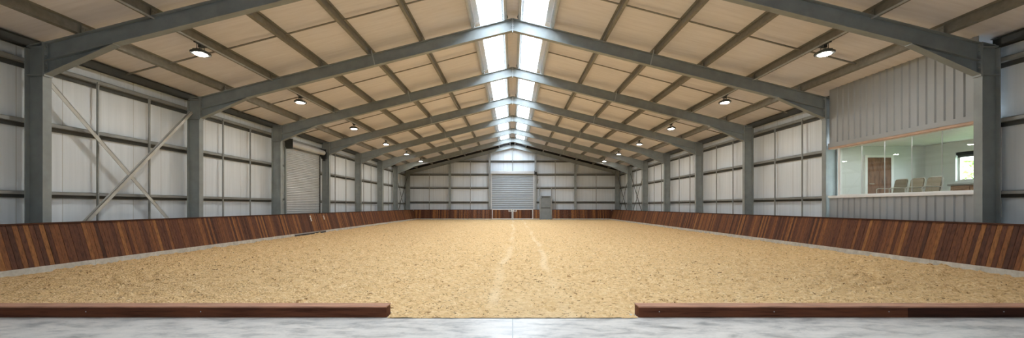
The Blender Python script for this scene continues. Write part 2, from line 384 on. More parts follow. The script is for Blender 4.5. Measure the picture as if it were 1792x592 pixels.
for s in (-1, 1):
    for i, x in enumerate(PX):
        if i < 5: lab = '%s roof purlin up from the wall on the %s' % (PNAME[i], SIDE[s])
        elif i == 5: lab = 'roof purlin along the lower edge of the roof lights on the %s' % SIDE[s]
        else: lab = 'ridge purlin along the roof lights on the %s' % SIDE[s]
        t = thing('roof_purlin', (s*x, 20, zr(x)), lab, 'purlin', 'roof purlins')
        m = MB(); purlin(m, s, x, Y0, Y1)
        m.build('purlin_section', M['galv'] if i < 5 else M['zinc'], t)
        for y in FY:                                 # cleats on the rafters
            m = MB(); m.box(s*(x-.012), s*(x-.03), y-.06, y+.06, zr(x)+.006, zr(x)+.17)
            for dy in (-.03, .03): m.tube((s*(x-.03),y+dy,zr(x)+.12),(s*(x-.05),y+dy,zr(x)+.12),.012,6)
            m.build('cleat', M['galv'], t)
    # eave beam over the wall columns
    m = MB()
    x = 10.62
    zb = H+3.45
    m.box(s*x, s*(x+.012), Y0, Y1, zb, zr(x)+LIN-.01); m.box(s*(x-.06), s*x, Y0, Y1, zb, zb+.014); m.box(s*(x-.06), s*(x-.048), Y0, Y1, zb, zb+.03)
    m.box(s*(x-.06), s*x, Y0, Y1, zr(x)+LIN-.03, zr(x)+LIN-.016)
    if s > 0:      # stops at the viewing room
        m = MB()
        for ya, yb in ((Y0, FY[0]+.09), (FY[1]+.1, Y1)):
            m.box(s*x, s*(x+.012), ya, yb, zb, zr(x)+LIN-.01); m.box(s*(x-.06), s*x, ya, yb, zb, zb+.014); m.box(s*(x-.06), s*(x-.048), ya, yb, zb, zb+.03)
            m.box(s*(x-.06), s*x, ya, yb, zr(x)+LIN-.03, zr(x)+LIN-.016)
    t = thing('eave_beam', (s*x, 20, zb), 'grey eave beam at the wall head on the %s' % SIDE[s], 'eave beam', 'eave beams')
    m.build('beam_section', M['dark'], t)
    # conduit under the lamp purlin
    m = MB(); m.box(s*(7.9-.02), s*(7.9-.06), 1.0, 40.0, zr(7.9)-.04, zr(7.9)-.012)
    tag(m.build('lamp_conduit', M['zinc']), 'thin metal cable tray under the lamp purlin on the %s' % SIDE[s], 'cable tray')

# sag bars half way along each bay, from purlin to purlin
bedge = [4.95] + FY + [GY]
allx = [10.6] + PX[:6]
for b in range(len(bedge)-1):
    ym = (bedge[b]+bedge[b+1])/2
    for s in (-1, 1):
        where = 'before the first rafter' if b == 0 else ('between the last rafter and the gable' if b == 7 else 'between the %s and %s rafters' % (ORD[b-1], ORD[b]))
        t = thing('sag_bar', (s*10.6, ym, zr(10.6)+.15), 'thin roof sag bar %s, %s' % (where, SIDE[s]), 'sag bar', 'roof sag bars')
        for xa, xb in zip(allx[:-1], allx[1:]):
            if s > 0 and b == 1 and xa > 10: continue
            m = MB(); m.beam((s*(xa-.03),ym,zr(xa)+.14),(s*(xb+.03),ym,zr(xb)+.14),.045,.03); m.build('bar', M['galv'], t)

# knee stays at the fourth purlin of each rafter
for i, y in enumerate(FY):
    for s in (-1, 1):
        m = MB(); x = 4.6
        m.beam((s*x,y-.11,zr(x)+.12),(s*(x-.12),y-.105,zr(x)-.39),.03,.012,(0,1,0))
        tag(m.build('knee_stay', M['zinc']), 'slim knee stay on the %s rafter on the %s' % (ORD[i], SIDE[s]), 'stay', 'rafter knee stays')

# ------------------------------------------------------------------ girts and ties on the side walls
LEV = [(.335, .185, 'low'), (1.91, 1.735, 'middle'), (3.22, 3.03, 'top')]
def girt(mb_f, mb_d, s, ya, yb, zt, zb):
    zm = zb + (zt-zb)*.56
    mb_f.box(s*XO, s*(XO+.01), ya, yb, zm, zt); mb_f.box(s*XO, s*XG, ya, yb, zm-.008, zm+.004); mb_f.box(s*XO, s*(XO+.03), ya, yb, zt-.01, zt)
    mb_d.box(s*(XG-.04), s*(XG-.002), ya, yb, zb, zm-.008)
SEG = {-1: [(Y0, 20.85, 'from the apron to the roller shutter'), (24.68, Y1-.15, 'from the roller shutter to the gable')],
       1: [(Y0, FY[0]+.09, 'between the apron and the viewing room'), (FY[1]+.1, Y1-.15, 'from the viewing room to the gable')]}
for s in (-1, 1):
    for ya, yb, wh in SEG[s]:
        for zt_, zb_, nm in LEV:
            if nm == 'top' and s < 0 and ya < 0: y2 = 20.4
            else: y2 = yb
            t = thing('wall_girt', (s*XO, (ya+yb)/2, H+zb_), '%s grey wall girt %s on the %s' % (nm, wh, SIDE[s]), 'girt', 'side wall girts')
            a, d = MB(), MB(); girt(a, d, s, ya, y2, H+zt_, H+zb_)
            a.build('front_flange', M['tie'], t); d.build('back_channel', M['dark'], t)  # band behind and below the flange, in a darker colour
# vertical anti-sag ties
for b in range(0, 8):
    y_a, y_b = bedge[b], bedge[b+1]
    for s in (-1, 1):
        if s > 0 and b == 1: continue
        if s < 0 and b == 3: fr = []
        else: fr = [1/3, 2/3]
        if b == 7: fr = [.5]
        for q, f in enumerate(fr):
            y = y_a + (y_b-y_a)*f
            where = 'before the first column' if b == 0 else ('between the last column and the gable' if b == 7 else 'between the %s and %s columns' % (ORD[b-1], ORD[b]))
            lab = '%s thin wall tie %s, %s' % (('nearer', 'farther')[q] if len(fr) > 1 else 'single', where, SIDE[s])
            t = thing('wall_tie', (s*(XO-.01), y, 0), lab, 'wall tie', 'vertical wall ties')
            zz = [.02] + [H+.335-.06, H+.335, H+1.83, H+1.91, H+3.1]
            m = MB(); m.box(s*(XO-.03), s*(XO-.004), y-.022, y+.022, .02, H+3.16); m.box(s*(XO-.004), s*(XO+.0), y-.035, y-.02, .02, H+3.16)
            m.build('tie_bar', M['tie'], t)
            m = MB()
            for z in (H+.3, H+1.87, H+3.1):
                m.box(s*(XO-.034), s*(XO-.03), y-.03, y+.03, z-.03, z+.03); m.tube((s*(XO-.034),y,z),(s*(XO-.05),y,z),.012,6)
            m.build('tie_brackets', M['tie'], t)

# wall X braces
def brace(s, ya, za, yb, zb_, w, lab, x=10.42, dx=0, mat='brace'):
    t = thing('wall_brace', (s*x, (ya+yb)/2, (za+zb_)/2), lab, 'brace', 'wall cross braces')
    a, b = Vector((s*(x+dx), ya, za)), Vector((s*(x+dx), yb, zb_))
    d = (b-a).normalized(); n = Vector((s,0,0)); up = d.cross(n).normalized()
    if up.z < 0: up = -up
    m = MB(); m.ext([a-up*w/2, a+up*w/2, a+up*w/2+n*.012, a-up*w/2+n*.012], b-a)
    m.ext([a+up*w/2, a+up*(w/2-.012), a+up*(w/2-.012)+n*w*.7, a+up*w/2+n*w*.7], b-a)
    m.build('angle_bar', M[mat], t)
    m = MB()
    for p in (a+d*.08, b-d*.08): m.tube(p-n*.0, p-n*.018, .02, 6)
    m.build('bolt_heads', M['zinc'], t)
brace(-1, 10.0, H+2.86, 14.55, .03, .1, 'pale diagonal brace falling away from the first column by the apron')
brace(-1, 14.55, H+3.05, 10.0, .03, .1, 'pale diagonal brace rising to the second column, crossing the other', dx=-.016)
for s in (-1, 1):
    brace(s, FY[6]+.15, H+2.9, GY-.15, .05, .05, 'thin dark brace falling towards the gable in the last bay, %s' % SIDE[s], dx=.0, mat='dark')
    brace(s, GY-.15, H+2.9, FY[6]+.15, .05, .05, 'thin dark brace rising towards the gable in the last bay, %s' % SIDE[s], dx=-.016, mat='dark')
brace(1, FY[5]+.15, H+2.9, FY[6]-.15, .05, .05, 'thin dark brace falling away between the sixth and seventh columns', mat='dark')
brace(1, FY[6]-.15, H+2.9, FY[5]+.15, .05, .05, 'thin dark brace rising away between the sixth and seventh columns', dx=-.016, mat='dark')

# ------------------------------------------------------------------ lamps under the second purlin
LY = [11.39, 16.74, 22.4, 28.05, 33.5, 38.7]
def lamp(y, s, lab):
    x, zt = 7.93, zr(7.93)-.03
    zl = zt-.24
    t = thing('high_bay_lamp', (s*x, y, zl), lab, 'lamp', 'high bay lamps')
    a, b = .25, .2
    def ring(k, z, n=28):
        return [(s*x + b*k*math.copysign(abs(math.cos(2*math.pi*i/n))**.8, math.cos(2*math.pi*i/n)), y + a*k*math.copysign(abs(math.sin(2*math.pi*i/n))**.8, math.sin(2*math.pi*i/n)), z) for i in range(n)]
    def loft(mb, rings, cap0=True, cap1=True):
        n = len(rings[0]); vs = [p for r in rings for p in r]; fs = []
        for q in range(len(rings)-1):
            fs += [(q*n+i, q*n+(i+1)%n, (q+1)*n+(i+1)%n, (q+1)*n+i) for i in range(n)]
        if cap0: fs.append(tuple(range(n-1,-1,-1)))
        if cap1: fs.append(tuple((len(rings)-1)*n+i for i in range(n)))
        mb.add(vs, fs)
    m = MB(); loft(m, [ring(.97, zl), ring(1.0, zl+.015), ring(1.0, zl+.045), ring(.8, zl+.075), ring(.45, zl+.09)])
    for i in range(-3, 4): m.box(s*x-.1, s*x+.1, y+i*.05-.006, y+i*.05+.006, zl+.05, zl+.105)
    m.build('housing', M['dark'], t)
    m = MB(); loft(m, [ring(.45, zl-.02), ring(.6, zl-.014), ring(.66, zl-.001)]); m.build('lens', M['led'], t)
    for dy in (-.14, .14):
        m = MB(); m.tube((s*x,y+dy,zl+.07),(s*x,y+dy,zt+.05),.008,6); m.tube((s*x,y+dy,zl+.06),(s*x,y+dy,zl+.11),.02,8); m.build('hanger', M['dark'], t)
    m = MB(); m.box(s*x-.03, s*x+.03, y-.22, y+.22, zt-.005, zt+.02); m.box(s*x-.045, s*x+.045, y-.04, y+.06, zt-.07, zt-.004); m.build('bracket', M['dark'], t)
    return t
for s in (-1, 1):
    for i, y in enumerate(LY):
        lamp(y, s, 'lit high bay lamp hanging just beyond the %s rafter, %s' % (ORD[i], SIDE[s]))

# ------------------------------------------------------------------ sand
def vnoise(X, Y, cell, seed):
    r = np.random.default_rng(seed); gx = X/cell; gy = Y/cell
    x0 = np.floor(gx).astype(int); y0 = np.floor(gy).astype(int); fx = gx-x0; fy = gy-y0
    fx = fx*fx*(3-2*fx); fy = fy*fy*(3-2*fy)
    x0 -= x0.min(); y0 -= y0.min()
    G = r.random((y0.max()+2, x0.max()+2))
    return (G[y0,x0]*(1-fx)+G[y0,x0+1]*fx)*(1-fy) + (G[y0+1,x0]*(1-fx)+G[y0+1,x0+1]*fx)*fy - .5
ys = [5.30]
while ys[-1] < 43.90: ys.append(ys[-1] + .03 + max(0, ys[-1]-9)*.0055)
ys = np.array(ys); ys = ys[ys < 43.943]; xs = np.sort(np.concatenate([np.linspace(-9.494, 9.494, 521), [-1.488, 1.488]]))
X, Y = np.meshgrid(xs, ys)
rough = .35*vnoise(X, Y, .055, 1) + .6*vnoise(X, Y, .1, 2) + .9*vnoise(X, Y, .23, 3) + .5*vnoise(X, Y, .7, 4)
clod = np.clip(vnoise(X, Y, .13, 5) + vnoise(X, Y, .05, 6)*.6 - .22, 0, 1)*1.9
pit = np.clip(vnoise(X, Y, .16, 8) + vnoise(X, Y, .07, 9)*.5 - .3, 0, 1)*2.2
trk = np.zeros_like(X)
wob = .05*np.sin(Y*.55) + .03*np.sin(Y*1.7)
for cx, wd in ((-.22 + np.clip((Y-9)/10, 0, 1)*.25, .09), (.70 + np.clip((Y-6)/16, 0, 1)*.25, .085)):
    brk = np.clip(.75 + 1.3*vnoise(X*0, Y, 1.1, 21+int(wd*100)), 0, 1)
    trk = np.maximum(trk, np.exp(-((X-cx-wob)/wd)**4)*brk)
mid_ = np.exp(-((X-.2)/1.0)**2)*np.clip(1-(Y-5)/4, 0, 1)*np.clip(.5+vnoise(X, Y, .5, 31), 0, 1)*.8
trk = np.clip(np.maximum(trk, mid_), 0, 1)
arc = np.zeros_like(X)
for cx, cy, sgn in ((-5.5, 9.7, -1), (5.3, 9.4, 1)):
    R_ = np.hypot(X-cx, (Y-cy)); ang = np.degrees(np.arctan2(Y-cy, sgn*(X-cx)))
    win = np.exp(-((ang+38)/55)**4)
    for r0 in (1.35, 1.55, 1.8, 2.05, 2.4): arc += np.exp(-((R_-r0)/.045)**2)*win*np.clip(.6+1.5*vnoise(X, Y, .8, int(r0*100)), 0, 1)
Z = (.034*rough + .06*clod - .07*pit)*(1-.75*trk) - .02*trk - .05*arc + .01
edge = np.clip((np.abs(X)-9.1)/.5, 0, 1); Z += edge*(-.022+.03*vnoise(X, Y, .5, 14))
fr = np.clip((5.55-Y)/.25, 0, 1); Z = Z*(1-fr) + fr*(.008 + .012*vnoise(X, Y, .06, 15))
ny, nx = X.shape
me = bpy.data.meshes.new('sand')
me.vertices.add(nx*ny); me.vertices.foreach_set('co', np.stack([X, Y, Z], -1).astype(np.float32).ravel())
idx = np.arange(nx*ny).reshape(ny, nx)
q = np.stack([idx[:-1,:-1], idx[:-1,1:], idx[1:,1:], idx[1:,:-1]], -1).reshape(-1, 4)
xc, yc_ = X[:-1,:-1].ravel(), Y[:-1,:-1].ravel(); q = q[~((np.where(xc < 0, -X[:-1,1:].ravel(), xc) > 1.4875) & (yc_ < 5.505))]   # no sand under the timber beams
me.loops.add(q.size); me.loops.foreach_set('vertex_index', q.ravel().astype(np.int32))
me.polygons.add(len(q)); me.polygons.foreach_set('loop_start', np.arange(0, q.size, 4, dtype=np.int32))
me.polygons.foreach_set('use_smooth', np.ones(len(q), dtype=bool))
at = me.attributes.new('track', 'FLOAT', 'POINT'); at.data.foreach_set('value', trk.astype(np.float32).ravel())
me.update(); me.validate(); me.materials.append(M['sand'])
o = bpy.data.objects.new('sand', me); COL.objects.link(o)
tag(o, 'churned golden riding arena sand with two faint wheel tracks', 'sand', kind='stuff')
m = MB(); m.box(-10.9, 10.9, 5.32, Y1, -.4, -.12)
tag(m.build('floor_subbase', M['kerb']), 'compacted base below the arena sand', 'floor', kind='structure')

# ------------------------------------------------------------------ kickboards
KB, KT, XB, XT = .115, .955, 9.5, 9.75
def planks_side(s, ya, yb, zb=KB, w=.1):
    m = MB(); n = max(1, round((yb-ya)/w)); w = (yb-ya)/n
    k0 = (zb-KB)/(KT-KB)
    xb = XB + (XT-XB)*k0
    for i in range(n):
        y = ya + i*w
        dx = random.uniform(-.003, .003)
        m.ext([(s*(xb+dx),y+.003,zb),(s*(XT+dx),y+.003,KT),(s*(XT+.035),y+.003,KT),(s*(xb+.035),y+.003,zb)], (0,w-.006,0))
    return m
def rail_side(s, ya, yb):
    m = MB(); m.box(s*(XT-.02), s*(XT+.085), ya, yb, KT, KT+.03); return m
def back_side(s, ya, yb):
    m = MB(); m.ext([(s*(XB+.04),ya,KB),(s*(XT+.04),ya,KT),(s*(XT+.06),ya,KT),(s*(XB+.06),ya,KB)], (0,yb-ya,0)); return m
def kick_side(s, ya, yb, lab):
    t = thing('kickboard', (s*XB, (ya+yb)/2, KB), lab, 'kickboard', 'side kickboards')
    planks_side(s, ya, yb).build('plank_panel', M['plank'], t); rail_side(s, ya, yb).build('cap_rail', M['rail'], t)
    back_side(s, ya, yb).build('backing_board', M['rail'], t)
G0, G1 = 19.55, 22.8
YK = 43.95
kick_side(-1, 4.2, G0-.015, 'leaning dark plank kickboard from the apron to the gate by the roller shutter')
kick_side(-1, G1+.015, YK-.01, 'leaning dark plank kickboard from the shutter gate to the gable corner')
kick_side(1, 4.2, YK-.01, 'long leaning dark plank kickboard below the viewing room')
def kerb(s, ya, yb, lab):
    t = thing('kickboard_kerb', (s*(XB+.1), (ya+yb)/2, 0), lab, 'kerb', 'concrete kerbs')
    m = MB(); L = 3.0; y = ya
    while y < yb-.01:
        y2 = min(yb, y+L); m.box(s*(XB-.005), s*(XB+.3), y+.004, y2-.004, -.02, KB); y = y2
    m.build('kerb_blocks', M['kerb'], t)
kerb(-1, 4.2, G0-.02, 'pale concrete kerb under the kickboard between apron and shutter gate')
kerb(-1, G1+.02, YK-.01, 'pale concrete kerb under the kickboard between shutter gate and gable')
kerb(1, 4.2, YK-.01, 'pale concrete kerb under the kickboard on the viewing room side')
# gate in the kickboard opposite the roller shutter
t = thing('kickboard_gate', (-XB, (G0+G1)/2, 0), 'plank gate set in the kickboard in front of the roller shutter', 'gate')
planks_side(-1, G0, G1).build('plank_panel', M['plank'], t); rail_side(-1, G0, G1).build('cap_rail', M['rail'], t)
back_side(-1, G0, G1).build('backing_board', M['rail'], t)
m = MB(); m.box(-XB+.002, -XB-.03, G0+.01, G1-.01, .058, KB-.004); m.build('toe_plate', M['tie'], t)
m = MB(); m.box(-XB+.001, -XB-.25, G0-.015, G1-.01, .0, .055); m.build('rubber_seal', M['black'], t)  # black strip stands for the shaded gap under the gate
for y, lab in ((21.45, 'white sliding latch fixed to the middle of the shutter gate'), (22.95, 'small white latch on the kickboard just past the shutter gate')):
    k0 = .8; zc = .74; xc = -(XB + (XT-XB)*(zc-KB)/(KT-KB)) + .004
    t = thing('gate_latch', (xc, y, zc), lab, 'latch')
    sc = 1.25 if y < 22 else .9
    m = MB()
    for dz, hw in ((.07, .045), (-.02, .05), (-.085, .04)):
        z = zc + dz*sc; xx = -(XB + (XT-XB)*(z-KB)/(KT-KB)) + .005
        m.box(xx+.006, xx+.022, y-hw*sc, y+hw*sc, z-.02*sc, z+.02*sc)
    m.build('keeper_plates', M['white'], t)
    m = MB(); z0, z1 = zc-.1*sc, zc+.12*sc
    f = lambda z: -(XB + (XT-XB)*(z-KB)/(KT-KB)) + .032
    m.tube((f(z0), y+.012, z0), (f(z1), y-.01, z1), .013*sc+.004, 8); m.build('bolt', M['white'], t)

# back kickboards (lean towards the gable)
def planks_back(xa, xb, lean=True, w=.1, yk=YK):
    m = MB(); n = max(1, round((xb-xa)/w)); w = (xb-xa)/n; dl = .2 if lean else 0
    for i in range(n):
        x = xa+i*w
        m.ext([(x+.003,yk,KB),(x+.003,yk+dl,KT),(x+.003,yk+dl+.035,KT),(x+.003,yk+.035,KB)], (w-.006,0,0))
    return m
GX = 2.0; DX0, DX1 = 2.72, 3.82
for xa, xb, lab, klab in ((-9.76, -GX-.03, 'dark plank kickboard along the gable, from the corner to the double gate', 'pale concrete kerb below the gable kickboard on the roller shutter side'),
                    (GX+.03, DX0-.08, 'short dark plank kickboard between the double gate and the grey door', 'short pale concrete kerb between the double gate and the grey door'),
                    (DX1+.08, 9.76, 'dark plank kickboard along the gable, from the grey door to the corner', 'pale concrete kerb below the gable kickboard on the viewing room side')):
    t = thing('kickboard', ((xa+xb)/2, YK, KB), lab, 'kickboard', 'gable kickboards')
    planks_back(xa, xb).build('plank_panel', M['plank'], t)
    m = MB(); m.box(xa, xb, YK+.18, YK+.28, KT, KT+.03); m.build('cap_rail', M['rail'], t)
    m = MB(); m.box(xa, xb, YK-.005, YK+.3, -.02, KB-.001)
    tag(m.build('kickboard_kerb', M['kerb']), klab, 'kerb', 'concrete kerbs')
# double gate
for s in (-1, 1):
    xa, xb = (-GX, -.03) if s < 0 else (.03, GX)
    t = thing('arena_gate', ((xa+xb)/2, YK+.03, 0), 'white framed plank gate leaf before the large shutter, %s' % SIDE[s], 'gate', 'gable gate leaves')
    planks_back(xa+.06, xb-.06, False, yk=YK+.04).build('plank_panel', M['plank'], t)
    m = MB(); m.box(xa, xa+.05, YK, YK+.07, .03, KT+.06); m.box(xb-.05, xb, YK, YK+.07, .03, KT+.06); m.box(xa+.05, xb-.05, YK, YK+.07, KT, KT+.06); m.box(xa+.05, xb-.05, YK, YK+.07, .035, KB+.0)
    m.build('gate_frame', M['white'], t)
    m = MB(); x = xb-.2 if s < 0 else xa+.2
    m.box(x-.16, x+.16, YK-.02, YK+.0, KT-.18, KT-.14); m.box(x-.16, x+.16, YK-.02, YK+.0, KT+.0, KT+.04)
    m.box(x-.16, x-.11, YK-.02, YK, KT-.14, KT+.0); m.box(x+.11, x+.16, YK-.02, YK, KT-.14, KT+.0)
    m.build('latch_plate', M['white'], t)
    m = MB(); m.tube((x-.13,YK-.03,KT-.07),(x+.13,YK-.03,KT-.07),.022,8); m.build('latch_bolt', M['zinc'], t)
m = MB(); m.box(-GX-.02, GX+.02, YK-.02, YK+.3, -.02, .02)
tag(m.build('gate_threshold', M['kerb']), 'pale concrete threshold under the double gate', 'threshold')

# low timber beams at the apron
def low_beam(xa, xb, lab, splits, s):
    t = thing('low_kickboard', ((xa+xb)/2, 5.4, 0), lab, 'low kickboard', 'low kickboards by the apron')
    m = MB(); edges = [xa] + splits + [xb]
    for q, (a, b) in enumerate(zip(edges[:-1], edges[1:])):
        m = MB(); m.box(a+.002, b-.002, 5.345, 5.395, .001, .118)
        fb = m.build('front_board', M['beamwood_dark' if q else 'beamwood'], t)
        if q: fb['label'] = 'darker stained board'
    m = MB(); e = xb if s < 0 else xa
    m.box(e-(.045 if s < 0 else 0), e+(0 if s < 0 else .045), 5.397, 5.5, .001, .118); m.build('end_board', M['beamwood'], t)
    m = MB(); m.box(xa-.008, xb, 5.325, 5.52, .119, .137)
    if s > 0: m = MB(); m.box(xa, xb, 5.325, 5.52, .119, .137)
    m.build('cap_board', M['beamcap'], t, bevel=.004)
    m = MB()
    for x in [xa+.25+1.37*i for i in range(int((xb-xa-.3)/1.37))]: m.tube((x,5.346,.07),(x,5.341,.07),.006,8)
    m.build('screw_heads', M['zinc'], t)
    m = MB(); m.box(xa, xb-.06 if s < 0 else xb, 5.42, 5.49, .001, .118)
    if s > 0: m = MB(); m.box(xa+.06, xb, 5.42, 5.49, .001, .118)
    m.build('core_rail', M['rail'], t)
low_beam(-9.45, -1.5, 'low dark timber kickboard at the apron edge, roller shutter side of the entry', [], -1)
low_beam(1.5, 9.45, 'low dark timber kickboard at the apron edge, viewing room side of the entry', [4.72], 1)

# ------------------------------------------------------------------ left roller shutter
def curtain_y(x, ya, yb, za, zb, pitch=.085, s=-1):
    m = MB(); n = int(round((zb-za)/pitch)); pitch = (zb-za)/n; prof = []
    for i in range(n):
        z = za+i*pitch
        g = .3*pitch
        prof += [(0, z), (.0, z+g*.6), (.03, z+g), (.034, z+pitch*.62), (.024, z+pitch*.9)]
    prof.append((0, zb))
    return prof
SY0, SY1, SXp = 20.95, 24.55, 10.62
d = thing('door_1', (-SXp, (SY0+SY1)/2, 0), 'grey steel roller shutter in the side wall', 'roller shutter', kind='structure')
prof = curtain_y(0, 0, 0, .03, H+2.78)
m = MB(); pts = [(-SXp + p, SY0, z) for p, z in prof] + [(-SXp-.02, SY0, prof[-1][1]), (-SXp-.02, SY0, .03)]
m.ext(pts, (0,SY1-SY0,0)); m.build('shutter_curtain', M['shutter'], d)
m = MB(); m.box(-SXp+.0, -SXp+.05, SY0, SY1, .0, .07); m.build('bottom_bar', M['dark'], d)
for ya, yb, mt in ((SY0-.12, SY0, 'steel'), (SY1, SY1+.07, 'dark')):
    m = MB(); m.box(-SXp-.03, -SXp+.07, ya, yb, 0, H+2.75); m.build('guide_rail', M[mt], d)
zb_ = H+2.93
m = MB(); m.tube((-SXp+.19, SY0-.05, zb_), (-SXp+.19, SY1+.12, zb_), .135, 20); m.build('barrel', M['shutter'], d, smooth=False)
m = MB(); m.box(-SXp+.02, -SXp+.38, SY0-.09, SY0-.05, H+2.68, H+3.14); m.build('end_plate', M['dark'], d)
m = MB(); m.box(-SXp+.02, -SXp+.34, SY1+.12, SY1+.15, H+2.7, H+3.12); m.build('end_plate', M['black'], d)
m = MB(); m.box(-SXp+.06, -SXp+.32, SY1+.15, SY1+.34, H+2.62, H+2.98); m.tube((-SXp+.19, SY1+.24, H+2.5), (-SXp+.19, SY1+.24, H+2.62), .06, 12); m.tube((-SXp+.19,SY1+.15,zb_),(-SXp+.19,SY1+.3,zb_),.1,14)
m.build('motor', M['black'], d)
m = MB(); m.path([(-SXp+.3,SY1+.36,H+2.95),(-SXp+.3,SY1+.36,H+1.2),(-SXp+.3,SY1+.34,H+1.15)], .01); m.build('hand_chain', M['zinc'], d)
for ya, yb in ((SY0-.32, SY0-.2), (SY1+.12, SY1+.2)):
    pass
t = thing('door_post', (-10.66, SY0-.2, 0), 'slim grey steel post on the near side of the roller shutter', 'post', 'shutter posts')
m = MB(); m.box(-10.6, -10.74, SY0-.34, SY0-.13, 0, H+3.0); m.build('post_section', M['steel'], t)
m = MB()
for z in (H+.2, H+.55, H+1.4): m.box(-10.56, -10.6, SY0-.3, SY0-.24, z, z+.06)
m.build('bolted_cleats', M['zinc'], t)
t = thing('door_post', (-10.66, SY1+.2, 0), 'slim pale post on the far side of the roller shutter', 'post', 'shutter posts')
m = MB(); m.box(-10.64, -10.74, SY1+.22, SY1+.28, 0, H+3.0); m.build('post_section', M['tie'], t)
m = MB(); m.box(-10.6, -10.74, 19.95, 24.9, H+3.12, H+3.22); m.box(-10.72, -10.74, 19.95, 24.9, H+3.0, H+3.12)
tag(m.build('shutter_lintel', M['tie']), 'grey steel lintel above the roller shutter barrel', 'lintel')

# ------------------------------------------------------------------ gable wall framing
YP = 44.6
def gpost(x, lab, w=.16, mat='steel'):
    t = thing('gable_post', (x, YP, 0), lab, 'post', 'gable wall posts'); top = zr(abs(x)+w/2)-.345
    m = MB(); m.box(x-w/2, x+w/2, YP-.13, YP-.118, 0, top); m.box(x-w/2, x+w/2, YP+.1, YP+.112, 0, top); m.build('flanges', M[mat], t)
    m = MB(); m.box(x-.006, x+.006, YP-.118, YP+.1, 0, top); m.build('web', M[mat], t)
gpost(-6.25, 'grey gable post midway between the corner and large shutter, roller shutter side', .2)
gpost(6.25, 'grey gable post midway between the corner and large shutter, viewing room side', .2)
gpost(-2.28, 'pale grey gable post beside the large shutter, roller shutter side', .18, 'tie')  # paler steel: skylight on the post is put into its colour
gpost(2.28, 'pale grey gable post beside the large shutter, near the grey door', .18, 'tie')  # same lighter tone for the skylight falling here
GL = [(4.5, 'uppermost', 4.9), (3.17, 'third', 9), (1.84, 'second', 9), (.4, 'lowest', 9)]
secs = [(-10.7, -6.345, 'corner bay, roller shutter side'), (-6.155, -2.365, 'bay beside the large shutter, roller shutter side'), (-2.195, 2.195, 'bay above the large shutter'),
        (2.365, 6.155, 'bay with the grey door'), (6.345, 10.7, 'corner bay, viewing room side')]
for xa, xb, nm in secs:
    for z, lv, xm in GL:
        if abs(xa+xb) < .1 and z < 4: continue
        a_, b_ = xa, xb
        if z > 4 and abs(xa+xb)/2 > 7: continue
        parts = [(a_, b_)]
        if xa > 2 and xb < 6.3 and z < 1: parts = [(2.365, DX0-.045), (DX1+.045, 6.155)]
        for q, (a_, b_) in enumerate(parts):
            sub = '' if len(parts) == 1 else (', stub before the door', ', beyond the door')[q]
            t = thing('gable_girt', ((a_+b_)/2, YP, H+z), '%s grey girt on the gable wall, %s%s' % (lv, nm, sub), 'girt', 'gable wall girts')
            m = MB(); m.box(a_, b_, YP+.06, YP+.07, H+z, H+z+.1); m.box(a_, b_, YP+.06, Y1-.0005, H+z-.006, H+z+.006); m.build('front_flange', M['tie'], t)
            m = MB(); m.box(a_, b_, Y1-.1, Y1-.0005, H+z-.11, H+z-.006); m.build('back_channel', M['dark'], t)  # darker band at the rear, under the flange
for x, za, zb2, lab in ((-8.3, 0, H+3.17, 'thin tie in the gable corner bay, roller shutter side'), (-4.2, 0, H+4.5, 'thin tie between shutter and gable post, roller shutter side'),
                        (0, H+3.5, H+5.7, 'thin tie above the large roller shutter'), (4.25, 0, H+4.5, 'thin tie between grey door and gable post'), (8.33, 0, H+3.17, 'thin tie in the gable corner bay, viewing room side')):
    m = MB(); m.box(x-.03, x+.03, YP+.03, YP+.058, za, zb2); tag(m.build('gable_tie', M['tie']), lab, 'wall tie', 'gable wall ties')
# large shutter
d = thing('door_2', (0, YP, 0), 'large grey roller shutter in the gable wall behind the gate', 'roller shutter', kind='structure')
prof = curtain_y(0, 0, 0, .03, H+3.2, .19)
m = MB(); pts = [(-2.08, YP+.0-p, z) for p, z in prof] + [(-2.08, YP+.02, prof[-1][1]), (-2.08, YP+.02, .03)]
m.ext(pts, (4.16,0,0)); m.build('shutter_curtain', M['shutter_back'], d)
for s in (-1, 1):
    m = MB(); m.box(s*2.05, s*2.17, YP-.06, YP+.04, 0, H+3.2); m.build('guide_rail', M['alu'], d)
m = MB(); m.box(-2.14, 2.14, YP-.3, YP+.06, H+3.19, H+3.47); m.build('barrel_box', M['alu'], d, bevel=.02)
m = MB(); m.box(2.16, 2.2, YP-.34, YP-.14, H+3.1, H+3.5); m.box(2.2, 2.42, YP-.3, YP-.16, H+3.12, H+3.4); m.build('motor', M['black'], d)
m = MB(); m.path([(2.45,YP-.2,H+3.1),(2.45,YP-.2,H+2.2),(2.55,YP-.2,H+2.7)], .018); m.build('hand_chain', M['dark'], d)
# personnel door
d = thing('door_3', (3.27, 44.2, 0), 'grey steel personnel door beside the large shutter', 'door', kind='structure')
YD = 44.15
m = MB(); m.box(DX0+.06, DX1-.06, YD, YD+.05, .02, 2.2); m.build('door_leaf', M['doorgrey'], d)
m = MB(); m.box(DX0+.1, DX1-.1, YD-.02, YD, 1.1, 1.2); m.build('push_bar', M['dark'], d)
m = MB(); m.box(DX0+.14, DX1-.14, YD-.01, YD, 1.32, 2.1); m.build('upper_panel', M['doorgrey'], d)
m = MB(); m.box(DX0+.14, DX1-.14, YD-.05, YD, 2.2, 2.27); m.build('door_closer', M['dark'], d)
for x in (DX0, DX1):
    m = MB(); m.box(x-.05, x+.05, YD-.03, Y1-.02, 0, H+.95); m.build('door_frame', M['tie'], d)
m = MB(); m.box(DX0+.05, DX1-.05, YD-.02, YD+.08, 2.24, 2.34); m.build('frame_head', M['tie'], d)
